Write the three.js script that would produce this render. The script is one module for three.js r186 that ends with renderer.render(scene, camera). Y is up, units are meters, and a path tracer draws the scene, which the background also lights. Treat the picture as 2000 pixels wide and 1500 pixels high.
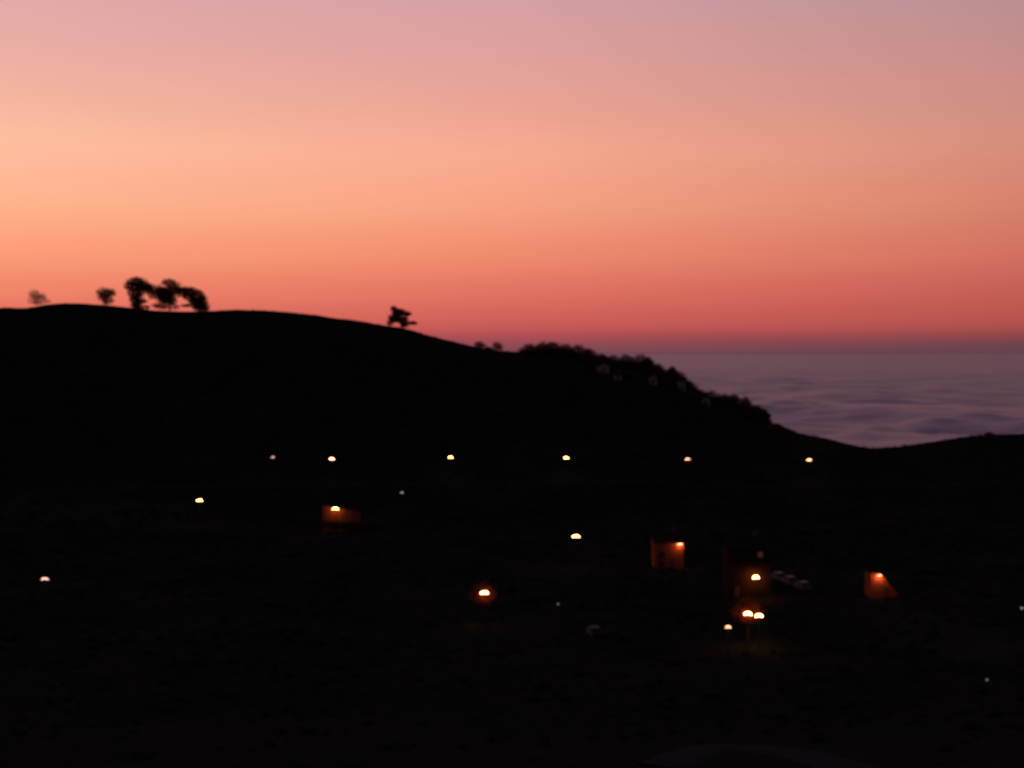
import * as THREE from 'three';
import { mergeGeometries, mergeVertices } from 'three/addons/utils/BufferGeometryUtils.js';
import { RoundedBoxGeometry } from 'three/addons/geometries/RoundedBoxGeometry.js';
import { createNoise2D, createNoise3D } from 'simplex-noise';

// ---------------------------------------------------------------- camera
const scene = new THREE.Scene();
const FOV = 32, EYE_LEVEL = 690;                    // photo row of the true horizontal
const K = Math.tan(FOV * Math.PI / 360) / 750;      // radians-ish per photo pixel
const PITCH = -Math.atan((750 - EYE_LEVEL) * K);
const EYE = new THREE.Vector3(0, 60, 0);
const camera = new THREE.PerspectiveCamera(FOV, 4 / 3, 0.5, 400000);
camera.position.copy(EYE);
camera.rotation.set(PITCH, 0, 0);
camera.focus = 6.2;                                 // the phone focused short: everything far is a little soft
camera.userData.fStop = 2.8;
camera.updateMatrixWorld();

// ---------------------------------------------------------------- sky: clear air after sunset, afterglow to the left of the frame
const lin = (c) => c.map((v) => { v /= 255; return v <= 0.04045 ? v / 12.92 : Math.pow((v + 0.055) / 1.055, 2.4); });
const elOf = (py) => Math.atan((EYE_LEVEL - py) * K) * 180 / Math.PI;
const SUN_AZ = -30;                                 // degrees from the view direction, minus = left
const rowsPy = [690, 672, 655, 642, 620, 570, 500, 400, 300, 200, 100, 0].map(elOf);
const EL = [...rowsPy, 20, 30, 45, 65, 90];
const SKY = [                                       // [degrees from the sun's azimuth, colours up the sky]
  [9, [[132, 76, 90], [158, 82, 88], [192, 94, 92], [212, 104, 94], [228, 114, 97], [243, 134, 106], [253, 159, 121], [255, 182, 145], [254, 189, 159], [243, 179, 161], [231, 172, 166], [222, 168, 171], [186, 140, 160], [134, 106, 128], [88, 74, 92], [66, 57, 74], [58, 51, 68]]],
  [30, [[122, 72, 86], [146, 75, 83], [176, 79, 82], [196, 88, 86], [209, 97, 89], [225, 114, 97], [239, 138, 110], [248, 161, 130], [247, 170, 143], [234, 163, 149], [223, 161, 157], [213, 160, 165], [176, 134, 154], [128, 102, 124], [86, 72, 90], [66, 57, 74], [58, 51, 68]]],
  [51, [[95, 66, 79], [114, 68, 77], [146, 70, 73], [172, 80, 78], [185, 85, 80], [198, 96, 87], [210, 115, 98], [214, 132, 110], [213, 142, 125], [204, 142, 134], [192, 142, 142], [182, 142, 148], [152, 120, 142], [110, 90, 110], [80, 69, 86], [64, 56, 73], [58, 51, 68]]],
  [95, [[84, 58, 68], [90, 58, 67], [96, 58, 66], [102, 58, 66], [108, 60, 68], [118, 68, 74], [128, 78, 82], [132, 88, 92], [132, 92, 100], [128, 92, 104], [122, 92, 106], [116, 90, 106], [106, 86, 108], [86, 72, 90], [70, 61, 78], [61, 54, 71], [58, 51, 68]]],
  [180, [[33, 30, 41], [33, 30, 41], [34, 31, 42], [34, 31, 42], [35, 32, 43], [37, 33, 44], [40, 36, 47], [44, 38, 49], [47, 40, 51], [49, 41, 53], [50, 42, 54], [50, 43, 55], [50, 43, 56], [50, 44, 58], [52, 46, 61], [55, 48, 65], [58, 51, 68]]],
].map(([a, cs]) => [a, cs.map(lin)]);
{
  const W = 1024, H = 2048, data = new Float32Array(W * H * 4);
  const below = lin([104, 67, 78]);
  const ease = (t) => t * t * (3 - 2 * t);
  for (let i = 0; i < W; i++) {
    const phi = ((i + 0.5) / W - 0.5) * 2 * Math.PI;          // atan2(z, x)
    const az = Math.atan2(Math.cos(phi), -Math.sin(phi)) * 180 / Math.PI;
    let da = Math.abs(az - SUN_AZ); if (da > 180) da = 360 - da;
    let c = 0; while (c < SKY.length - 2 && da > SKY[c + 1][0]) c++;
    let t = (Math.max(da, SKY[0][0]) - SKY[c][0]) / (SKY[c + 1][0] - SKY[c][0]);
    t = c >= 2 ? ease(t) : t;
    for (let j = 0; j < H; j++) {
      const el = (j + 0.5) / H * 180 - 90, o = (j * W + i) * 4;
      if (el <= 0) { data.set([...below, 1], o); continue; }
      let r = 0; while (r < EL.length - 2 && el > EL[r + 1]) r++;
      const s = ease(Math.min(1, Math.max(0, (el - EL[r]) / (EL[r + 1] - EL[r])))) * 0.35 + 0.65 * Math.min(1, Math.max(0, (el - EL[r]) / (EL[r + 1] - EL[r])));
      for (let q = 0; q < 3; q++) {
        const a = SKY[c][1], b = SKY[c + 1][1];
        data[o + q] = (a[r][q] * (1 - s) + a[r + 1][q] * s) * (1 - t) + (b[r][q] * (1 - s) + b[r + 1][q] * s) * t;
      }
      data[o + 3] = 1;
    }
  }
  const tex = new THREE.DataTexture(data, W, H, THREE.RGBAFormat, THREE.FloatType);
  tex.mapping = THREE.EquirectangularReflectionMapping;
  tex.magFilter = tex.minFilter = THREE.LinearFilter;
  tex.needsUpdate = true;
  scene.background = tex; scene.environment = tex;
}
// the last of the sun, a broad dim glow on the horizon left of the frame
const sun = new THREE.DirectionalLight(new THREE.Color(1, 0.42, 0.2), 0.02);
sun.position.set(Math.sin(SUN_AZ * Math.PI / 180) * 1000, 60 + 30, -Math.cos(SUN_AZ * Math.PI / 180) * 1000);
sun.target.position.set(0, 60, 0); sun.shadow.radius = 24; sun.castShadow = true;
Object.assign(sun.shadow.camera, { left: -700, right: 700, top: 300, bottom: -300, near: 1, far: 2500 });
sun.shadow.mapSize.set(2048, 2048);
scene.add(sun, sun.target);

const renderer = new THREE.WebGLRenderer({ antialias: true });
renderer.toneMapping = THREE.LinearToneMapping;
renderer.toneMappingExposure = 1;
renderer.shadowMap.enabled = true;

// ---------------------------------------------------------------- helpers
function rng(seed) { let a = seed >>> 0; return () => { a = (a + 0x6D2B79F5) | 0; let t = Math.imul(a ^ (a >>> 15), 1 | a); t = (t + Math.imul(t ^ (t >>> 7), 61 | t)) ^ t; return ((t ^ (t >>> 14)) >>> 0) / 4294967296; }; }
const n2 = createNoise2D(rng(11)), n2b = createNoise2D(rng(23)), n3 = createNoise3D(rng(37));
const clamp = (v, a, b) => Math.min(b, Math.max(a, v)), sstep = (a, b, v) => { const t = clamp((v - a) / (b - a), 0, 1); return t * t * (3 - 2 * t); };
const taken = {};
const numbered = (n) => { const c = taken[n] = (taken[n] ?? -1) + 1; return c ? `${n}_${String(c).padStart(3, '0')}` : n; };
function shade(o) { o.traverse((m) => { if (m.isMesh) { m.castShadow = true; m.receiveShadow = true; } }); return o; }
function thing(name, label, category, pos, turn = 0, group) {
  const g = new THREE.Group(); g.name = numbered(name); g.position.copy(pos); g.rotation.y = turn;
  g.userData = { label, category }; if (group) g.userData.group = group;
  scene.add(g); return g;
}
function part(parent, name, geo, mat, label) { const m = new THREE.Mesh(geo, mat); m.name = name; m.castShadow = m.receiveShadow = true; if (label) m.userData.label = label; parent.add(m); return m; }
function structure(name, geo, mat) { const m = new THREE.Mesh(geo, mat); m.name = numbered(name); m.userData = { kind: 'structure' }; m.castShadow = m.receiveShadow = true; scene.add(m); return m; }
const box = (w, h, d, x = 0, y = 0, z = 0) => new THREE.BoxGeometry(w, h, d).translate(x, y, z);
const merge = (list) => mergeGeometries(list.map((g) => { const n = g.index ? g.toNonIndexed() : g; for (const k of Object.keys(n.attributes)) if (!['position', 'normal', 'uv'].includes(k)) n.deleteAttribute(k); return n; }));
function std(r, g, b, rough = 0.9, extra = {}) { const m = new THREE.MeshPhysicalMaterial({ roughness: rough, specularIntensity: rough > 0.84 ? 0 : 1, ...extra }); m.color.setRGB(r, g, b); return m; }
// photo pixel -> direction, and the point of that direction at a distance along the view
const Q = new THREE.Quaternion().setFromEuler(new THREE.Euler(PITCH, 0, 0));
const dirOf = (px, py) => new THREE.Vector3((px - 1000) * K, (750 - py) * K, -1).applyQuaternion(Q);
const atDepth = (px, py, d) => { const v = dirOf(px, py); return v.multiplyScalar(d / -v.z).add(EYE); };

// ---------------------------------------------------------------- terrain: the near slope, the valley and the ridge opposite
const ridgePx = [[-900, 690], [-500, 650], [-250, 622], [-100, 606], [0, 601], [50, 602], [75, 598], [120, 593], [170, 594], [240, 600], [300, 606], [350, 608], [410, 607], [470, 605], [530, 607], [600, 613], [650, 621], [700, 627], [750, 636], [790, 642], [830, 653], [870, 663], [920, 674], [985, 684], [1030, 685], [1080, 682], [1130, 689], [1180, 701], [1240, 708], [1290, 721], [1345, 752], [1390, 776], [1450, 793], [1500, 828], [1540, 843], [1600, 856], [1650, 868], [1700, 877], [1750, 875], [1800, 868], [1850, 860], [1920, 851], [2000, 848], [2150, 838], [2500, 800], [2900, 780]];
const depthPx = [[-900, 560], [850, 560], [1030, 545], [1450, 535], [1650, 455], [2900, 450]];
function lerpTable(t, x) { if (x <= t[0][0]) return t[0][1]; for (let i = 1; i < t.length; i++) if (x <= t[i][0]) { const a = t[i - 1], b = t[i]; return a[1] + (b[1] - a[1]) * (x - a[0]) / (b[0] - a[0]); } return t.at(-1)[1]; }
const ridge = ridgePx.map(([px, py]) => { const d = lerpTable(depthPx, px), p = atDepth(px, py, d); return [p.x / d, p.y, d]; });
function ridgeAt(u) {
  if (u <= ridge[0][0]) return ridge[0]; if (u >= ridge.at(-1)[0]) return ridge.at(-1);
  let i = 1; while (u > ridge[i][0]) i++;
  const a = ridge[i - 1], b = ridge[i], p = ridge[Math.max(0, i - 2)], n = ridge[Math.min(ridge.length - 1, i + 1)];
  const t = (u - a[0]) / (b[0] - a[0]), w = b[0] - a[0];
  const m0 = (b[1] - p[1]) / (b[0] - p[0]) * w, m1 = (n[1] - a[1]) / (n[0] - a[0]) * w;
  const y = (2 * t ** 3 - 3 * t * t + 1) * a[1] + (t ** 3 - 2 * t * t + t) * m0 + (-2 * t ** 3 + 3 * t * t) * b[1] + (t ** 3 - t * t) * m1;
  return [u, y, a[2] + (b[2] - a[2]) * t];
}
const DECK = -190, FLOOR = 60 - 44;
function height(x, z) {
  const d = -z, u = x / Math.max(d, 150), [, R, D] = ridgeAt(u);
  let y;
  if (d <= 0) y = 58.3 + 18 * sstep(0, 220, -d);
  else if (d < 190) y = 58.3 - (58.3 - FLOOR) * (1 - (1 - d / 190) ** 1.9);
  else if (d < 330) y = FLOOR;
  else if (d < D) y = FLOOR + (R - FLOOR) * ((d - 330) / (D - 330)) ** 1.8;
  else { const e = d - D; y = R - 0.0016 * e * e - 0.04 * e; }
  const calm = (1 - 0.82 * Math.exp(-(((d - D) / 45) ** 2))) * sstep(20, 90, Math.hypot(x, z));
  y += calm * (1.6 * n2(x / 90, z / 90) + 0.55 * n2b(x / 31, z / 31));
  y += 0.12 * n2(x / 7 + 40, z / 7) * sstep(20, 90, Math.hypot(x, z));
  const edge = Math.max(sstep(640, 1000, Math.abs(x)), sstep(120, 420, z));
  return Math.max(DECK - 30, y * (1 - edge) + (DECK - 30) * edge);
}
// first place along a pixel's ray that is `above` metres over the ground
function onRay(px, py, above = 0) {
  const v = dirOf(px, py); v.divideScalar(-v.z);
  for (let d = 110; d < 620; d += 0.25) {
    const x = EYE.x + v.x * d, y = EYE.y + v.y * d, g = height(x, -d);
    if (y - g <= above) return new THREE.Vector3(x, g, -d);
  }
  throw new Error('no ground under ' + px + ',' + py);
}
const ground = (x, z) => new THREE.Vector3(x, height(x, z), z);
const groundAt = (px, d) => { const x = dirOf(px, 700); return ground(x.x / -x.z * d, -d); };

// a tileable grass-and-scrub colour texture
function tileTexture(size, fn) {
  const a = new Uint8Array(size * size * 4);
  for (let j = 0; j < size; j++) for (let i = 0; i < size; i++) { const c = fn(i / size, j / size); a.set([...c.map((v) => clamp(v, 0, 255)), 255], (j * size + i) * 4); }
  const t = new THREE.DataTexture(a, size, size); t.wrapS = t.wrapT = THREE.RepeatWrapping; t.magFilter = THREE.LinearFilter; t.minFilter = THREE.LinearMipmapLinearFilter; t.generateMipmaps = true; t.colorSpace = THREE.SRGBColorSpace; t.needsUpdate = true; return t;
}
const tnoise = (u, v, f, k) => { const a = u * 2 * Math.PI, b = v * 2 * Math.PI, r = f / (2 * Math.PI); return n3(Math.cos(a) * r + k * 17, Math.sin(a) * r + Math.cos(b) * r, Math.sin(b) * r - k * 9); };
const grassTex = tileTexture(512, (u, v) => {
  const s = 0.5 * tnoise(u, v, 14, 1) + 0.3 * tnoise(u, v, 45, 2) + 0.35 * tnoise(u, v, 140, 3);
  const dry = clamp(0.5 + 0.7 * s, 0, 1);
  return [165 + 55 * dry, 170 + 45 * dry, 165 + 35 * dry];
});
const tarTex = tileTexture(256, (u, v) => { const s = 30 * tnoise(u, v, 60, 5) + 22 * tnoise(u, v, 160, 6) + 18 * tnoise(u, v, 9, 7); return [200 + s, 200 + s, 202 + s]; });
const plasterTex = tileTexture(256, (u, v) => { const s = 14 * tnoise(u, v, 6, 8) + 12 * tnoise(u, v, 40, 9) + 10 * tnoise(u, v, 120, 10); return [228 + s, 226 + s, 220 + s]; });
grassTex.repeat.set(1 / 38, 1 / 38); tarTex.repeat.set(1 / 6, 1 / 6); plasterTex.repeat.set(1 / 3, 1 / 3);

const meadows = [[155, 1005, 26, 14], [1870, 1250, 11, 16]].map(([px, py, rx, rz]) => { const p = onRay(px, py); return [p.x, p.z, rx, rz]; });
{
  const xs = [], zs = [];
  for (let x = -1040; x <= 1040.1; x += Math.abs(x) > 420 ? 10 : 2.5) xs.push(x);
  for (let z = -900; z <= 440.1; z += z < -640 || z > 0 ? 10 : 2.5) zs.push(z);
  const pos = [], col = [], uv = [], idx = [];
  for (const z of zs) for (const x of xs) {
    pos.push(x, height(x, z), z); uv.push(x, z);
    let m = 0;
    for (const [mx, mz, rx, rz] of meadows) { const q = Math.hypot((x - mx) / rx, (z - mz) / rz) + 0.35 * n2(x / 9, z / 9); m = Math.max(m, q < 1 ? 1 : 0); }
    const w = 0.5 + 0.5 * n2b(x / 55 + 9, z / 55), v = 0.5 + 0.5 * n2(x / 16, z / 16 + 5);
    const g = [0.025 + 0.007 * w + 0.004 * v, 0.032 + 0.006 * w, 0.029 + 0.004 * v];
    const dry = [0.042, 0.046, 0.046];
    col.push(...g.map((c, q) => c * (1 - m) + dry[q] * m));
  }
  for (let j = 0; j < zs.length - 1; j++) for (let i = 0; i < xs.length - 1; i++) { const a = j * xs.length + i, b = a + 1, c = a + xs.length, e = c + 1; idx.push(a, c, b, b, c, e); }
  const g = new THREE.BufferGeometry();
  g.setAttribute('position', new THREE.Float32BufferAttribute(pos, 3)); g.setAttribute('uv', new THREE.Float32BufferAttribute(uv, 2)); g.setAttribute('color', new THREE.Float32BufferAttribute(col, 3));
  g.setIndex(idx); g.computeVertexNormals();
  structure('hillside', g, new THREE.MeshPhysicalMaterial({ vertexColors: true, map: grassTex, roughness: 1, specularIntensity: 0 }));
}

// ---------------------------------------------------------------- the layer of low cloud lying over the coast beyond the ridge
{
  const azs = [], rs = [];
  for (let a = -180; a < 180; a += Math.abs(a) <= 29 ? 0.1 : 3) azs.push(a);
  azs.push(180);
  for (let r = 250; r < 300000; r *= 1 + Math.min(0.03, Math.max(0.0075, 0.0075))) rs.push(r);
  rs.push(300000);
  const pos = [], idx = [];
  for (const r of rs) for (const a of azs) {
    const x = Math.sin(a * Math.PI / 180) * r, z = -Math.cos(a * Math.PI / 180) * r;
    const wx = x + 260 * n2(x / 2100, z / 2100), wz = z + 260 * n2b(x / 2100 + 7, z / 2100);
    let y = 24 * n2(wx / 1300, wz / 1300) + 14 * n2b(wx / 520, wz / 520) + 5  * n2(wx / 210 + 3, wz / 210) * sstep(14000, 6000, r) + 1.3 * n2b(wx / 85, wz / 85) * sstep(7000, 3500, r) + 30 * n2(wx / 4600 + 5, wz / 4600);
    pos.push(x, DECK + y * sstep(30000, 7000, r), z);
  }
  const n = azs.length;
  for (let j = 0; j < rs.length - 1; j++) for (let i = 0; i < n - 1; i++) { const a = j * n + i, b = a + 1, c = a + n, e = c + 1; idx.push(a, b, c, b, e, c); }
  const g = new THREE.BufferGeometry();
  g.setAttribute('position', new THREE.Float32BufferAttribute(pos, 3)); g.setIndex(idx); g.computeVertexNormals();
  structure('cloud_layer', g, std(0.44, 0.355, 0.425, 0.45));
}

// ---------------------------------------------------------------- lanes draped over the slopes
function lane(name, pts, width, mat) {
  const curve = new THREE.CatmullRomCurve3(pts.map((p) => new THREE.Vector3(p.x, 0, p.z)), false, 'centripetal');
  const n = Math.ceil(curve.getLength() / 1.5), pos = [], uv = [], idx = [], m = 7; let run = 0, last;
  for (let i = 0; i <= n; i++) {
    const p = curve.getPoint(i / n), t = curve.getTangent(i / n); if (last) run += p.distanceTo(last); last = p;
    for (let k = 0; k < m; k++) {
      const across = (k / (m - 1) - 0.5) * width, s = k === 0 || k === m - 1 ? -0.25 : 0.16;
      const x = p.x - t.z * across, z = p.z + t.x * across;
      pos.push(x, height(x, z) + s, z); uv.push(across, run);
    }
  }
  for (let i = 0; i < n; i++) for (let k = 0; k < m - 1; k++) { const a = i * m + k; idx.push(a, a + 1, a + m, a + 1, a + m + 1, a + m); }
  const g = new THREE.BufferGeometry(); g.setAttribute('position', new THREE.Float32BufferAttribute(pos, 3)); g.setAttribute('uv', new THREE.Float32BufferAttribute(uv, 2)); g.setIndex(idx); g.computeVertexNormals();
  const o = structure(name, g, mat); return { curve, o, width };
}
const asphalt = std(0.034, 0.034, 0.035, 0.95, { map: tarTex }), concrete = std(0.05, 0.052, 0.058, 0.85, { map: tarTex });
const lanes = [];

// ---------------------------------------------------------------- lamps
const steel = std(0.04, 0.04, 0.042, 0.86), darkPaint = std(0.03, 0.03, 0.035, 0.6);
const lensMats = {};
const WARM = [1, 0.35, 0.085], PINK = [1, 0.39, 0.19], ROSE = [1, 0.55, 0.42], COOL = [0.86, 0.95, 1];
const lensMat = (hue, L) => lensMats[hue.join() + L] ??= (() => { const m = std(0.8, 0.75, 0.65, 0.4); m.name = 'lamp_lens'; m.emissive.setRGB(...hue); m.emissiveIntensity = L * 1.3; return m; })();
// an arched diffuser: a flattened tube bent so that both ends droop
function arch(len, sag, ry, rz) {
  const g = new THREE.CapsuleGeometry(1, 1, 8, 20), p = g.attributes.position;
  g.rotateZ(Math.PI / 2);
  for (let i = 0; i < p.count; i++) {
    const x0 = p.getX(i), t = clamp(x0 / 1.5, -1, 1), x = t * len / 2;
    p.setXYZ(i, x, p.getY(i) * ry - sag * t * t, p.getZ(i) * rz);
  }
  g.computeVertexNormals(); return g;
}
function taperTube(pts, r0, r1, seg = 10, rad = 8) {
  const c = new THREE.CatmullRomCurve3(pts), g = new THREE.TubeGeometry(c, seg, 1, rad, false), p = g.attributes.position;
  for (let i = 0; i <= seg; i++) { const q = c.getPointAt(i / seg), r = r0 + (r1 - r0) * i / seg; for (let k = 0; k <= rad; k++) { const j = i * (rad + 1) + k; p.setXYZ(j, q.x + (p.getX(j) - q.x) * r, q.y + (p.getY(j) - q.y) * r, q.z + (p.getZ(j) - q.z) * r); } }
  g.computeVertexNormals(); return g;
}
const V = (x, y, z) => new THREE.Vector3(x, y, z);
function pointLamp(root, hue, cd, x, y, z, r = 8) {
  const l = new THREE.PointLight(new THREE.Color().setRGB(hue[0], hue[1] * 0.75, hue[2] * 0.6), cd); l.name = 'lamp_light'; l.position.set(x, y, z); l.shadow.radius = r; l.castShadow = true; root.add(l); return l;
}
const lampGround = [];
function streetLamp(px, py, { L, cd, hue = WARM, h = 7, len = 1.45, label, group, name = 'street_lamp' }) {
  const p = onRay(px, py, h - 0.15), g = thing(name, label, 'street lamp', p, 0, group);
  p.y = height(p.x, p.z); g.position.copy(p); lampGround.push(p);
  part(g, 'base', new THREE.CylinderGeometry(0.14, 0.17, 0.9, 12).translate(0, 0.35, 0), steel);
  part(g, 'pole', taperTube([V(0, 0.3, 0), V(0, h * 0.5, 0), V(0, h + 0.12, 0)], 0.085, 0.05, 10, 10), steel);
  const head = part(g, 'lamp_hood', arch(len * 1.06, 0.26, 0.06, 0.19).translate(0, h + 0.16, 0.0), steel);
  part(head, 'lamp_lens', arch(len, 0.26, 0.14, 0.15).translate(0, h - 0.1, 0.1), lensMat(hue, L));
  pointLamp(g, hue, cd, 0, h - 0.55, 0.32);
  return g;
}
const rowLabel = 'lit street lamp in the evenly spaced level row along the upper lane';
for (const [px, py, L, cd, hue] of [[648, 896, 15, 1.5, PINK], [880, 893, 20, 1.5, WARM], [1106, 894, 26, 1.5, WARM], [1343, 897, 5, 1, PINK], [1580, 898, 8, 1, PINK]])
  streetLamp(px, py, { L, cd, hue, label: rowLabel, group: 'street lamps in the level row' });
streetLamp(533, 893, { L: 1.1, cd: 0.3, hue: ROSE, len: 1.1, label: 'faint pinkish street lamp at the dim end of the level lamp row' });
streetLamp(390, 977, { L: 26, cd: 1.5, label: 'lone bright street lamp downhill from the dim end of the lamp row' });
streetLamp(785, 962, { L: 0.4, cd: 0.12, hue: COOL, len: 0.8, label: 'small dim bluish white street lamp below the level row' });
streetLamp(1125, 1047, { L: 24, cd: 1.5, label: 'bright street lamp standing alone between the level row and the orange house' });
streetLamp(88, 1131, { L: 1.6, cd: 0.5, hue: ROSE, len: 1.3, h: 6, label: 'weak pinkish street lamp alone in the dark beyond the other lamps' });
const lampByWall = streetLamp(655, 993, { L: 28, cd: 8, h: 6, label: 'bright street lamp in front of the low orange lit garden wall' });
const lampByTree = streetLamp(946, 1157, { L: 60, cd: 2, h: 5.5, len: 1.2, label: 'very bright street lamp in front of a leafy tree tinted red by it' });
const lampByHouse = streetLamp(1476, 1127, { L: 55, cd: 6, h: 4.2, len: 1.05, label: 'very bright street lamp in front of the house with one dim window' });
const pairA = streetLamp(1460, 1198, { L: 60, cd: 0.7, h: 5, len: 1.25, label: 'bright street lamp of a touching pair by the leafy tree, the slightly higher one' });
const pairB = streetLamp(1482, 1202, { L: 55, cd: 0.5, h: 5, len: 1.1, label: 'bright street lamp of a touching pair by the leafy tree, the slightly lower one' });
streetLamp(1422, 1224, { L: 3.2, cd: 0.6, hue: PINK, h: 4, len: 0.85, label: 'weaker salmon coloured street lamp just downhill from the touching bright pair' });

// small pale garden lights, a few pixels each
function gardenLight(px, py, { L, len = 0.35, hue = COOL, label, h = 0.9 }) {
  const p = onRay(px, py, h), g = thing('garden_light', label, 'garden light', p);
  p.y = height(p.x, p.z); g.position.copy(p);
  part(g, 'post', new THREE.CylinderGeometry(0.05, 0.07, h + 0.1, 10).translate(0, (h - 0.1) / 2, 0), darkPaint);
  const cap = part(g, 'lamp_cap', new THREE.LatheGeometry([[0, 0.16], [0.1, 0.13], [0.22, 0.05], [0.2, 0.03], [0, 0.04]].map(([x, y]) => new THREE.Vector2(x, y)), 16).translate(0, h + 0.12, 0), darkPaint);
  part(cap, 'lamp_globe', new THREE.SphereGeometry(len / 2, 16, 10).scale(1, 0.75, 1).translate(0, h, 0), lensMat(hue, L));
  pointLamp(g, hue, 0.05 * L, 0, h, len * 0.5 + 0.1, 4);
}
gardenLight(1090, 1180, { L: 0.13, label: 'tiny dim white garden light downhill of the lone lamp by the orange house' });
gardenLight(1928, 1328, { L: 0.1, label: 'tiny dim white garden light on the dark slope near the concrete drive' });
gardenLight(1996, 1188, { L: 0.17, len: 0.5, label: 'tiny pale garden light past the small shed with the orange wall' });

// ---------------------------------------------------------------- lanes under the lamps
{
  const row = [[533, 893], [648, 896], [880, 893], [1106, 894], [1343, 897], [1580, 898]].map(([x, y]) => onRay(x, y, 6.85));
  const a = row[0].clone(), b = row.at(-1).clone();
  const pts = [V(a.x - 120, 0, a.z + 26), V(a.x - 50, 0, a.z + 8), ...row, V(b.x + 45, 0, b.z + 6), V(b.x + 100, 0, b.z + 22)];
  lanes.push(lane('upper_lane', pts.map((p) => V(p.x, 0, p.z + 3.4)), 4.6, asphalt));
  const mid = [[-150, 1000], [150, 985], [390, 977], [655, 993], [900, 1015], [1125, 1047]].map(([x, y]) => onRay(x, y, 6.5));
  lanes.push(lane('valley_lane', [...mid.map((p) => V(p.x, 0, p.z + 3.2)), groundAt(1250, 262), groundAt(1420, 249), groundAt(1560, 232), groundAt(1720, 227), groundAt(1900, 232), groundAt(2150, 240)], 4.2, asphalt));
  const drv = [[1290, 1500], [1420, 1462], [1560, 1476], [1720, 1512], [1900, 1560]].map(([x, y]) => onRay(x, y));
  lanes.push(lane('concrete_drive', drv, 6, concrete));
}
const laneDist = (x, z) => { let m = 1e9; for (const l of lanes) { l.pts ??= l.curve.getSpacedPoints(160); for (const p of l.pts) m = Math.min(m, Math.hypot(p.x - x, p.z - z) - l.width / 2); } return m; };

// ---------------------------------------------------------------- houses
const M = {
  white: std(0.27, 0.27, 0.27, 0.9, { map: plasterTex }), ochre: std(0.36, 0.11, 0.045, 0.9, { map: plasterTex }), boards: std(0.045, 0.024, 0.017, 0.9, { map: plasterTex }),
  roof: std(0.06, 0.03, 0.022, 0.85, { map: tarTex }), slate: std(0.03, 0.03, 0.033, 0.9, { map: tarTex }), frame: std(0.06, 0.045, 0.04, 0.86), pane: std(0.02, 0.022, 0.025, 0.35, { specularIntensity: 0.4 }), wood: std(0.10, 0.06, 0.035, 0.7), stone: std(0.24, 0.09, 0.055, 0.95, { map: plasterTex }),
};
function window_(root, x, y, z, w, h, glow) {
  const f = part(root, 'window', merge([box(w + 0.16, 0.08, 0.1, x, y + h / 2 + 0.04, z), box(w + 0.16, 0.08, 0.1, x, y - h / 2 - 0.04, z), box(0.08, h, 0.1, x - w / 2 - 0.04, y, z), box(0.08, h, 0.1, x + w / 2 + 0.04, y, z), box(0.05, h, 0.07, x, y, z)]), M.frame);
  part(f, glow ? 'window_pane' : 'pane', box(w, h, 0.03, x, y, z + 0.004), glow ?? M.pane);
  part(f, 'sill', box(w + 0.3, 0.06, 0.2, x, y - h / 2 - 0.11, z + 0.06), M.frame);
}
// gable house: w along x, d along z, walls h high; the ridge runs along x or z
function house({ at, turn = 0, w, d, h, rise, wall, roof, along = 'x', label, windows = [], door, glow, group }) {
  const g = thing('house', label, 'house', at, turn, group), s = new THREE.Shape();
  const span = along === 'x' ? d : w, length = along === 'x' ? w : d;
  s.moveTo(-span / 2, -1.6); s.lineTo(span / 2, -1.6); s.lineTo(span / 2, h); s.lineTo(0, h + rise); s.lineTo(-span / 2, h); s.closePath();
  const wallGeo = new THREE.ExtrudeGeometry(s, { depth: length, bevelEnabled: false }).translate(0, 0, -length / 2);
  if (along === 'x') wallGeo.rotateY(Math.PI / 2);
  part(g, 'wall', wallGeo, wall);
  const L = Math.hypot(span / 2, rise) + 0.4, tilt = Math.atan2(rise, span / 2), roofs = [];
  for (const q of [-1, 1]) {
    const b = new RoundedBoxGeometry(L, 0.16, length + 0.7, 1, 0.03).translate(L / 2 - 0.02, 0.1, 0).rotateZ(-tilt);
    if (q < 0) b.rotateY(Math.PI);
    b.translate(0, h + rise, 0); if (along === 'x') b.rotateY(Math.PI / 2); roofs.push(b);
  }
  const r = part(g, 'roof', merge(roofs), roof);
  part(r, 'chimney', merge([box(0.6, 1.3, 0.6, w * 0.22, h + rise * 0.75 + 0.4, -0.2), box(0.72, 0.12, 0.72, w * 0.22, h + rise * 0.75 + 1.06, -0.2)]), M.stone);
  for (const [x, y, ww, hh, lit] of windows) window_(g, x, y, d / 2 + 0.03, ww, hh, lit ? glow : undefined);
  if (door) { const q = part(g, 'door', new RoundedBoxGeometry(0.95, 2.05, 0.08, 1, 0.02).translate(door, 1.03, d / 2 + 0.03), M.wood); part(q, 'handle', new THREE.SphereGeometry(0.05, 8, 6).translate(door + 0.36, 1.0, d / 2 + 0.1), steel); }
  return g;
}
function wallLamp(px, py, at, { L, cd, hue, len, label }) {
  const g = thing('wall_lamp', label, 'wall lamp', at);
  part(g, 'bracket', merge([box(0.18, 0.24, 0.05, 0, 0.05, -0.36), taperTube([V(0, 0.05, -0.36), V(0, 0.28, -0.2), V(0, 0.22, 0)], 0.03, 0.03, 8, 6)]), steel);
  const hood = part(g, 'lamp_hood', arch(len * 1.08, 0.08, 0.06, 0.15).translate(0, 0.2, 0), steel);
  part(hood, 'lamp_lens', arch(len, 0.08, 0.1, 0.1).translate(0, 0.07, 0.03), lensMat(hue, L));
  pointLamp(g, hue, cd, 0, -0.16, 0.16);
}
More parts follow.
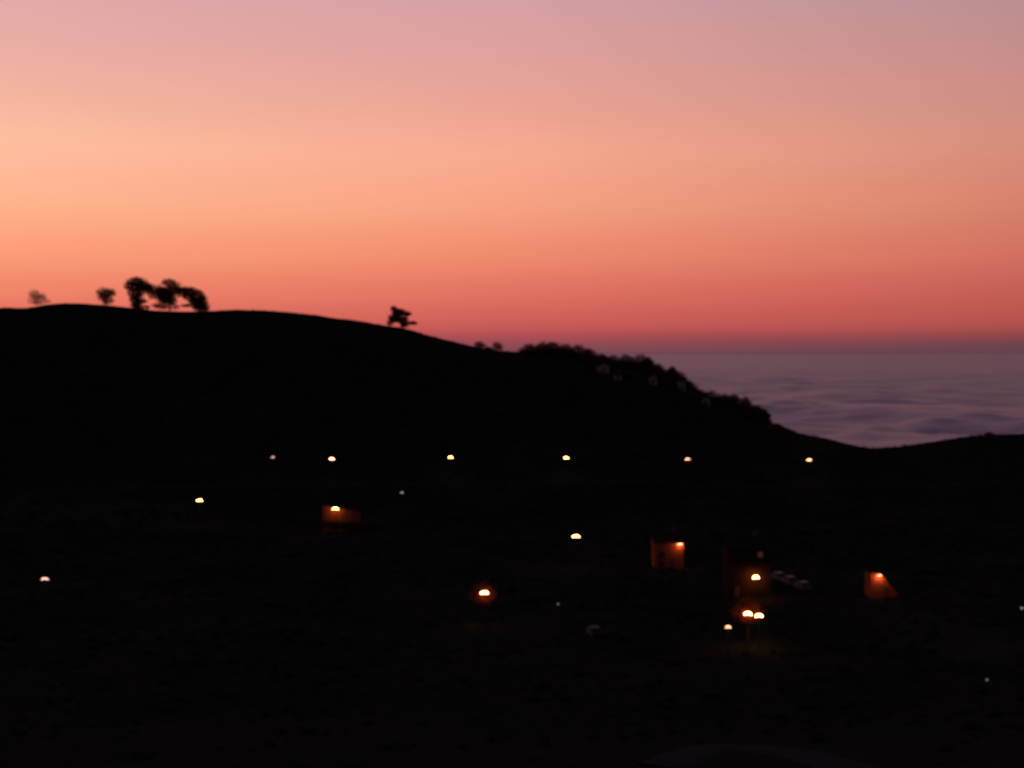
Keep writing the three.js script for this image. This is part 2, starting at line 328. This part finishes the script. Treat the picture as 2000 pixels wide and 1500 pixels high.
// the house whose front wall is lit orange: wall spans photo columns 1278 to 1335
{
  const d = 268, m = K * d, p = groundAt(1308, d), top = atDepth(1308, 1057, d).y;
  const h = Math.max(3.2, top - p.y - 0.2);
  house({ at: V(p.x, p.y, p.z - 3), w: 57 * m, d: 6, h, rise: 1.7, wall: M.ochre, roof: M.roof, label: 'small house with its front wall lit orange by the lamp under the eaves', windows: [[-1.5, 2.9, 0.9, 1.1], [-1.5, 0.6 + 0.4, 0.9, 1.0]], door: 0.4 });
  const q = atDepth(1328, 1059, d - 0.4);
  wallLamp(0, 0, V(q.x, Math.min(q.y, p.y + h - 0.35), p.z + 0.42), { L: 4, cd: 11, hue: PINK, len: 1.1, label: 'arched wall lamp under the eaves of the small orange lit house' });
}
// the house behind the bright lamp, one dim window upstairs
{
  const p = lampByHouse.position, d = -p.z + 1.4, m = K * d, c = groundAt(1466, d);
  const wy = atDepth(1485, 1083, d).y - c.y, wx = atDepth(1485, 1083, d).x - c.x;
  const glow = std(0.04, 0.015, 0.012, 0.86); glow.emissive.setRGB(0.045, 0.012, 0.01); glow.emissiveIntensity = 1; glow.name = 'lamp_window';
  const g = house({ at: V(c.x, c.y, c.z - 3.5), w: 7.6, d: 7, h: wy + 0.9, rise: 1.8, wall: M.boards, roof: M.slate, label: 'two storey house with one dim reddish window above a bright street lamp', windows: [[wx, wy, 0.9, 0.95, true], [wx - 2.6, wy, 0.9, 1.1], [2.4, 1.5, 1, 1.2]], door: -2.2, glow });
  const l = new THREE.PointLight(new THREE.Color().setRGB(1, 0.27, 0.23), 0.002); l.position.set(wx, wy, 3.95); l.shadow.radius = 10; l.castShadow = true; g.add(l);
}
// the little shed: lit wall, roof line falling to the right
{
  const d = 236, p = groundAt(1728, d), m = K * d, yTop = atDepth(1716, 1119, d).y - p.y, w = 56 * m;
  const g = thing('shed', 'small shed with a lamp lit orange wall under a steeply sloping roof', 'shed', V(p.x, p.y, p.z - 2));
  const s = new THREE.Shape(); s.moveTo(-w * 0.44, -1.4); s.lineTo(w * 0.56, -1.4); s.lineTo(w * 0.56, 0.5); s.lineTo(-w * 0.14, yTop); s.lineTo(-w * 0.44, yTop); s.closePath();
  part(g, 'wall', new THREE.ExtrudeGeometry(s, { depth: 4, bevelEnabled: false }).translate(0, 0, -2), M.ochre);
  const ang = Math.atan2(yTop - 0.5, w * 0.7), L = Math.hypot(yTop - 0.5, w * 0.7) + 0.4;
  part(g, 'roof', merge([new RoundedBoxGeometry(L, 0.14, 4.3, 1, 0.03).translate(L / 2, 0.09, 0).rotateZ(-ang).translate(-w * 0.14, yTop, 0), new RoundedBoxGeometry(w * 0.32 + 0.2, 0.13, 4.28, 1, 0.03).translate(-w * 0.30 - 0.08, yTop + 0.09, 0)]), M.slate);
  part(g, 'door', new RoundedBoxGeometry(0.9, 1.9, 0.06, 1, 0.02).translate(w * 0.06, 0.96, 2.03), M.wood);
  const q = atDepth(1718, 1124, d - 0.4);
  wallLamp(0, 0, V(q.x, Math.min(q.y, p.y + yTop - 0.32), p.z + 0.42), { L: 2.2, cd: 13, hue: PINK, len: 0.85, label: 'small arched wall lamp at the top of the orange lit shed wall' });
}
// the low garden wall beside the street lamp, stepping down to one side
{
  const p = lampByWall.position, z = p.z - 1.1, x0 = atDepth(630, 1000, -z).x, x1 = atDepth(704, 1000, -z).x;
  const g = thing('garden_wall', 'low stone garden wall lit dull orange by a street lamp', 'wall', V((x0 + x1) / 2, height((x0 + x1) / 2, z), z));
  const n = 5, w = (x1 - x0) / n, y0 = atDepth(640, 989, -z).y - g.position.y, y1 = atDepth(700, 1000, -z).y - g.position.y;
  for (let i = 0; i < n; i++) {
    const y = y0 + (y1 - y0) * i / (n - 1), x = x0 + w * (i + 0.5) - g.position.x, b = Math.min(-0.6, y - 2.3);
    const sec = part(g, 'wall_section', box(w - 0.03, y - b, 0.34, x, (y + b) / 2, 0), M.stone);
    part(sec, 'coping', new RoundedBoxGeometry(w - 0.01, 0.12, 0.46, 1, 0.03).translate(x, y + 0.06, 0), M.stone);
  }
}

// ---------------------------------------------------------------- parked cars, roofs pale under the sky
function makeCar(name, label, at, turn, paint, group) {
  const g = thing(name, label, 'car', at, turn, group);
  const side = (pts, depth, bevel) => { const s = new THREE.Shape(pts.map(([x, y]) => new THREE.Vector2(x, y))); return new THREE.ExtrudeGeometry(s, { depth, bevelEnabled: true, bevelThickness: bevel, bevelSize: bevel, bevelSegments: 3 }).translate(0, 0, -depth / 2); };
  const body = part(g, 'body', side([[-2.05, 0.38], [-2.08, 0.75], [-1.95, 0.92], [-1.0, 0.97], [0.9, 0.97], [1.75, 0.86], [2.02, 0.7], [2.05, 0.38], [1.72, 0.3], [-1.75, 0.3]], 1.5, 0.1), paint);
  part(g, 'cabin', side([[-1.72, 0.95], [-1.32, 1.4], [0.35, 1.42], [1.02, 0.95]], 1.3, 0.06), M.pane);
  part(g, 'roof', side([[-1.4, 1.41], [-1.3, 1.5], [0.28, 1.51], [0.46, 1.42]], 1.32, 0.07), paint);
  for (const x of [-1.32, 1.32]) for (const z of [-0.78, 0.78]) {
    const wh = part(g, 'wheel', new THREE.CylinderGeometry(0.22, 0.22, 0.2, 16).rotateX(Math.PI / 2).translate(x, 0.32, z), steel);
    part(wh, 'tyre', new THREE.TorusGeometry(0.235, 0.085, 8, 20).scale(1, 1, 1.2).translate(x, 0.32, z), darkPaint);
  }
  for (const z of [-0.6, 0.6]) part(g, 'headlight', new RoundedBoxGeometry(0.1, 0.16, 0.34, 2, 0.04).translate(2.08, 0.7, z), M.frame);
  for (const z of [-0.62, 0.62]) part(g, 'tail_light', new RoundedBoxGeometry(0.1, 0.16, 0.28, 2, 0.04).translate(-2.12, 0.76, z), std(0.25, 0.02, 0.02, 0.4));
  part(body, 'bumper', new RoundedBoxGeometry(0.16, 0.2, 1.6, 2, 0.05).translate(2.1, 0.42, 0), darkPaint);
  return g;
}
{
  const white = new THREE.MeshPhysicalMaterial({ roughness: 0.6, clearcoat: 0.15, clearcoatRoughness: 0.5 }); white.color.setRGB(0.04, 0.042, 0.044);
  for (const [px, py, t] of [[1519, 1118, 1.9], [1541, 1126, 1.85], [1567, 1136, 1.8]]) {
    const p = onRay(px, py, 1.5); makeCar('parked_car', 'grey parked car in the short slanting row beside the bright street lamp', p, t, white, 'parked cars in a slanting row');
  }
  const p = onRay(1160, 1224, 1.5); makeCar('parked_car', 'single grey parked car alone in the dark below the tiny garden light', p, 1.75, std(0.015, 0.016, 0.017, 0.7));
}

// ---------------------------------------------------------------- trees
function leafMat(r, g, b, t = 0.35) { const m = new THREE.MeshPhysicalMaterial({ roughness: 1, transmission: t, thickness: 0, side: THREE.DoubleSide }); m.color.setRGB(r, g, b); m.specularIntensity = 0; return m; }
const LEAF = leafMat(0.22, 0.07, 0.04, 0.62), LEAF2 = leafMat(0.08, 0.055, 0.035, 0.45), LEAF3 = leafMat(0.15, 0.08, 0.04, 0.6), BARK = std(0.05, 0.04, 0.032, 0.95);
// leaf-sized faces spread through ellipsoidal clumps: [x, y, z, rx, ry, rz]
function foliage(clumps, count, size, seed) {
  const r = rng(seed), pos = [], nor = [], q = new THREE.Quaternion(), e = new THREE.Euler(), a = V(0, 0, 0), vol = clumps.map((c) => c[3] * c[4] * c[5]), sum = vol.reduce((x, y) => x + y, 0);
  clumps.forEach((c, k) => {
    const n = Math.round(count * vol[k] / sum);
    for (let i = 0; i < n; i++) {
      let x, y, z, f; do { x = r() * 2 - 1; y = r() * 2 - 1; z = r() * 2 - 1; f = Math.hypot(x, y, z); } while (f > 1);
      const w = 1 + 0.28 * n3(x * 2.2 + k * 5, y * 2.2 + seed, z * 2.2);
      const push = f < 0.55 ? 0.55 / Math.max(f, 0.2) * (0.6 + 0.4 * r()) : 1;
      const cx = c[0] + x * c[3] * w * push, cy = c[1] + y * c[4] * w * push, cz = c[2] + z * c[5] * w * push, s = size * (0.55 + 0.9 * r());
      q.setFromEuler(e.set(r() * 6.3, r() * 6.3, r() * 6.3));
      const P = [[-0.5, 0, 0], [0, -0.32, 0.08], [0.5, 0, 0], [0, 0.32, 0.08]].map((v) => a.set(...v).multiplyScalar(s).applyQuaternion(q).toArray());
      const N = a.set(0, 0, 1).applyQuaternion(q).toArray();
      for (const t of [0, 1, 2, 0, 2, 3]) { pos.push(P[t][0] + cx, P[t][1] + cy, P[t][2] + cz); nor.push(...N); }
    }
  });
  const g = new THREE.BufferGeometry(); g.setAttribute('position', new THREE.Float32BufferAttribute(pos, 3)); g.setAttribute('normal', new THREE.Float32BufferAttribute(nor, 3)); return g;
}
function limbs(clumps, trunkTop, lean, r0, seed) {
  const r = rng(seed), list = [], mid = V(lean * 0.4, trunkTop * 0.5, 0);
  list.push(taperTube([V(0, -0.6, 0), mid, V(lean, trunkTop, 0)], r0, r0 * 0.45, 12, 8));
  for (const c of clumps) {
    const t = 0.45 + 0.45 * r(), from = V(lean * t * t, trunkTop * t, 0), to = V(c[0], c[1], c[2]);
    const bend = from.clone().lerp(to, 0.5).add(V(0, 0.12 * from.distanceTo(to), 0));
    list.push(taperTube([from, bend, to], r0 * 0.42, r0 * 0.1, 8, 6));
    for (let k = 0; k < 3; k++) { const tip = to.clone().add(V((r() - 0.5) * 1.6 * c[3], (r() - 0.3) * 1.4 * c[4], (r() - 0.5) * 1.6 * c[5])); list.push(taperTube([bend.clone().lerp(to, 0.5), to.clone().lerp(tip, 0.4), tip], r0 * 0.14, r0 * 0.04, 5, 5)); }
  }
  return merge(list);
}
// a tree traced in photo pixels: base column, clumps [px, py, rx, ry] on the ground at a given distance
function tracedTree({ name, label, category = 'tree', base, d, clumps, top, lean = 0, r0 = 0.24, count, size = 0.5, mat = LEAF, seed, group, sink = 0 }) {
  const p = groundAt(base, d), m = K * d, o = atDepth(base, 645, d), toY = (py) => o.y - (py - 645) * m - p.y;
  p.y -= sink;
  const cl = []; const r = rng(seed * 7 + 1);
  for (const [px, py, rx, ry] of clumps) cl.push([(px - base) * m, toY(py), (r() - 0.5) * 0.5 * rx * m, rx * m, ry * m, Math.max(rx, ry) * m * 0.85]);
  const g = thing(name, label, category, p, 0, group);
  part(g, 'trunk', limbs(cl, Math.max(0.8, toY(top)), lean * m, r0, seed), BARK);
  part(g, 'crown', foliage(cl, count, size, seed + 3), mat);
  return g;
}
const onCrest = 558;
tracedTree({ name: 'hilltop_tree', label: 'small sparse see-through tree on the bare crest apart from the others', base: 72, d: onCrest, top: 585, r0: 0.14, count: 1500, size: 0.42, mat: LEAF3, seed: 5, clumps: [[69, 575, 12, 9], [81, 581, 13, 8], [64, 586, 9, 8], [92, 589, 9, 4], [75, 591, 12, 5]] });
tracedTree({ name: 'hilltop_tree', label: 'small round headed tree on the crest beside the tall clump', base: 209, d: onCrest, top: 580, r0: 0.15, count: 3200, size: 0.46, seed: 6, clumps: [[207, 573, 16, 11], [202, 580, 12, 9], [212, 587, 13, 6], [218, 572, 10, 9], [208, 592, 8, 3]] });
tracedTree({ name: 'hilltop_pine', label: 'tallest pine of the crest clump with a ragged layered crown', category: 'tree', base: 271, d: onCrest, top: 560, lean: -3, r0: 0.3, count: 11050, size: 0.5, seed: 7, clumps: [[268, 597, 12, 8], [286, 600, 8, 4], [268, 551, 17.9, 10.3], [254, 558, 12.3, 10.3], [279, 560, 17.9, 11.5], [268, 571, 16.8, 12.6], [290, 563, 10.1, 6.9], [265, 584, 13.4, 9.2], [278, 588, 11.2, 5.8], [266, 594, 11.2, 5.8], [272, 602, 10.1, 4.6]] });
tracedTree({ name: 'hilltop_pine', label: 'broad flat pine with a raised tuft in the middle of the crest clump', category: 'tree', base: 332, d: onCrest + 1, top: 565, r0: 0.28, count: 12350, size: 0.5, seed: 8, clumps: [[318, 599, 12, 6], [345, 600, 8, 5], [330, 590, 13, 7], [331, 552, 14.6, 8.0], [345, 556, 10.1, 5.8], [306, 565, 15.7, 8.0], [318, 572, 17.9, 10.3], [336, 567, 22.4, 10.3], [325, 580, 21.3, 11.5], [318, 588, 11.2, 6.9], [300, 576, 11, 9], [292, 570, 10, 7], [305, 597, 10.1, 4.6], [333, 598, 7.8, 6.9], [350, 567, 11.2, 6.9], [338, 588, 10.1, 6.9]] });
tracedTree({ name: 'hilltop_pine', label: 'wind bent tree sweeping down to the ground at the end of the crest clump', category: 'tree', base: 392, d: onCrest, top: 575, lean: -14, r0: 0.24, count: 11050, size: 0.5, seed: 9, clumps: [[384, 590, 14, 9], [390, 601, 14, 7], [374, 586, 8, 6], [356, 572, 12, 9], [362, 565, 11.2, 5.8], [373, 570, 14.6, 9.2], [386, 578, 15.7, 11.5], [394, 589, 13.4, 12.6], [399, 600, 12.3, 9.2], [368, 580, 11.2, 6.9], [366, 597, 11.2, 3.4], [382, 599, 9.0, 4.6]] });
tracedTree({ name: 'hilltop_tree', label: 'lone wind shaped tree on the falling shoulder of the ridge', base: 784, d: 559, top: 615, lean: -6, r0: 0.22, count: 7000, size: 0.5, seed: 10, clumps: [[769, 603, 7, 6], [779, 610, 14, 8], [795, 613, 9, 5], [770, 622, 12, 9], [786, 625, 12, 9], [804, 631, 11, 4], [790, 635, 9, 5], [762, 631, 7, 5]] });
const shrubSpots = [[938, 673, 10, 7, 556], [973, 676, 9, 9, 553], [956, 681, 7, 4, 555], [1935, 849, 9, 5, 449]];
shrubSpots.forEach(([px, py, rx, ry, d], i) => tracedTree({ name: 'ridge_shrub', label: i < 3 ? 'low dark shrub on the ridge between the lone tree and the wooded knoll' : 'low dark shrub on the crest of the far smooth spur', category: 'shrub', base: px, d, top: py, r0: 0.08, count: 924, size: 0.42, seed: 40 + i, group: i < 3 ? 'shrubs on the ridge' : undefined, clumps: [[px - 3, py, rx, ry], [px + 5, py + 2, rx * 0.7, ry * 0.7]] }));

// the wooded knoll: a skyline row and a nearer row, houses between them
const canopy = [[1036, 683, 13, 10], [1056, 681, 14, 12], [1080, 678, 14, 10], [1103, 682, 15, 11], [1126, 687, 14, 12], [1150, 692, 14, 11], [1174, 702, 14, 11], [1198, 705, 15, 12], [1222, 706, 14, 11], [1246, 708, 14, 11], [1268, 713, 14, 11], [1290, 721, 14, 12], [1311, 731, 13, 12], [1328, 742, 12, 12], [1344, 755, 12, 11], [1366, 773, 12, 9], [1390, 777, 13, 11], [1412, 782, 13, 11], [1434, 784, 14, 13], [1456, 793, 13, 13], [1474, 805, 11, 12], [1490, 815, 9, 9], [1494, 806, 6, 5], [1512, 834, 12, 5], [1532, 842, 9, 4]];
canopy.forEach(([px0, py0, rx0, ry0], i) => {
  const w = rng(900 + i), f = 0.85 + 0.6 * w(), px = px0 + (w() - 0.5) * 9, py = py0 + (w() - 0.5) * 5 - 1, rx = rx0 * f * 1.15, ry = ry0 * (1.05 + 0.35 * w());
  const d = lerpTable(depthPx, px) - 2 - (i % 3), r = rng(300 + i), base = groundAt(px, d), m = K * d;
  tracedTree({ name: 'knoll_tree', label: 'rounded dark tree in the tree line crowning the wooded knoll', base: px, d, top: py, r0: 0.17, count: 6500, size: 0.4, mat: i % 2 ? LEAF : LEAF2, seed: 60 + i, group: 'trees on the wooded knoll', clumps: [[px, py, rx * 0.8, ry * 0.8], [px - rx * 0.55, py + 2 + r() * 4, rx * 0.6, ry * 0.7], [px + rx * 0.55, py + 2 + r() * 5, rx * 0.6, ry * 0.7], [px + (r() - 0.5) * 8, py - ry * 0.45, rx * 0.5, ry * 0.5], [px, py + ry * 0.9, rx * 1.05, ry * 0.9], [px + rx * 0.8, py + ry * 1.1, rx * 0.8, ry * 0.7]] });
});
// pale house walls glimpsed under the tree line
[[1178, 721, 20, 12, 17], [1207, 737, 11, 10, 24], [1276, 744, 11, 12, 21], [1332, 748, 10, 8, 12], [1379, 787, 14, 14, 14]].forEach(([px, py, w, h, back], i) => {
  const d0 = lerpTable(depthPx, px) - back, m = K * d0, p = groundAt(px, d0), y = atDepth(px, py + h / 2, d0).y;
  house({ at: V(p.x, Math.min(p.y, y), p.z - 2.2), w: (w + 4) * m, d: 4.4, h: h * m + Math.max(0, y - p.y), rise: 1.1, wall: M.white, roof: M.slate, along: i % 2 ? 'x' : 'z', label: 'pale walled cottage glimpsed among the trees of the knoll', group: 'cottages on the wooded knoll', windows: [[0, h * m * 0.5, 0.8, 0.9]] });
});
const front = [[1100, 716, 13, 9], [1130, 722, 14, 10], [1150, 728, 12, 9], [1226, 735, 13, 10], [1246, 740, 11, 9], [1302, 752, 12, 10], [1350, 772, 11, 9], [1400, 803, 12, 9], [1430, 812, 12, 9]];
front.forEach(([px, py, rx, ry], i) => {
  const d = lerpTable(depthPx, px) - 14 - 5 * (i % 2), r = rng(500 + i);
  tracedTree({ name: 'knoll_tree', label: 'rounded dark tree on the slope just below the knoll cottages', base: px, d, top: py, r0: 0.16, count: 1980, size: 0.5, mat: i % 2 ? LEAF2 : LEAF, seed: 120 + i, group: 'trees below the knoll cottages', clumps: [[px, py, rx * 0.8, ry * 0.8], [px - rx * 0.5, py + 3, rx * 0.6, ry * 0.7], [px + rx * 0.55, py + 2, rx * 0.6, ry * 0.7], [px, py + ry * 0.8, rx * 0.8, ry * 0.7]] });
});
tracedTree({ name: 'garden_hedge', label: 'dark low hedge along the foot of the lit garden wall', category: 'hedge', base: 668, d: -lampByWall.position.z - 1.6, top: 1026, r0: 0.06, count: 5200, size: 0.26, mat: LEAF2, seed: 190, clumps: [632, 642, 652, 662, 672, 682, 692, 702].map((x, i) => [x, 1024 + 0.05 * (x - 632) + (i % 3), 8, 9]) });
// leafy trees that catch the lamp light in the valley
const leafyTree = (p, dx, dz, s, seed, label) => {
  const q = ground(p.x + dx, p.z + dz), g = thing('valley_tree', label, 'tree', q), cl = [[0, 4.6 * s, 0, 1.5 * s, 1.2 * s, 1.3 * s], [-1.1 * s, 3.9 * s, 0.2, 1.1 * s, 0.9 * s, 1.0 * s], [1.1 * s, 4.0 * s, 0, 1.1 * s, 0.9 * s, 1 * s], [0.1, 3.2 * s, 0.1, 1.3 * s, 0.8 * s, 1.1 * s], [0.2, 5.4 * s, 0, 0.9 * s, 0.7 * s, 0.8 * s]];
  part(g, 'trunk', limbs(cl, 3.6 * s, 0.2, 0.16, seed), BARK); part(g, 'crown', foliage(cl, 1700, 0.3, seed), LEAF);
};
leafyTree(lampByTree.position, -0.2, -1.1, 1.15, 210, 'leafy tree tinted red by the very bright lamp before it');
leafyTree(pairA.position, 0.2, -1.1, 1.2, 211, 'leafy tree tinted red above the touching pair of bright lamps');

// ---------------------------------------------------------------- low scrub over the slopes
{
  const r = rng(77), geo = foliage([[0, 0.28, 0, 0.55, 0.34, 0.5], [0.3, 0.2, 0.2, 0.35, 0.25, 0.35], [-0.3, 0.18, -0.1, 0.35, 0.22, 0.35]], 34, 0.42, 9);
  const spots = [];
  while (spots.length < 15000) {
    const d = 120 + 470 * Math.sqrt(r()), u = (r() * 2 - 1) * 0.62, x = u * d, z = -d;
    if (n2(x / 24, z / 24) + 0.5 * n2b(x / 8, z / 8) < -0.15) continue;
    const [, , D] = ridgeAt(u); if (d > D + 25) continue;
    if (laneDist(x, z) < 0.8) continue;
    spots.push([x, z, Math.abs(d - D) < 22 ? 0.5 : 1]);
  }
  const im = new THREE.InstancedMesh(geo, leafMat(0.035, 0.036, 0.022, 0.25), spots.length), o = new THREE.Object3D();
  spots.forEach(([x, z, k], i) => { const s = k * (0.6 + 1.1 * r() * r()); o.position.set(x, height(x, z) - 0.06, z); o.rotation.y = r() * 6.3; o.scale.set(s * (0.8 + 0.5 * r()), s, s * (0.8 + 0.5 * r())); o.updateMatrix(); im.setMatrixAt(i, o.matrix); });
  im.name = 'scrub'; im.userData = { kind: 'stuff', label: 'low dark scrub covering the hillsides', category: 'scrub' }; im.castShadow = im.receiveShadow = true; scene.add(im);
}

renderer.render(scene, camera);
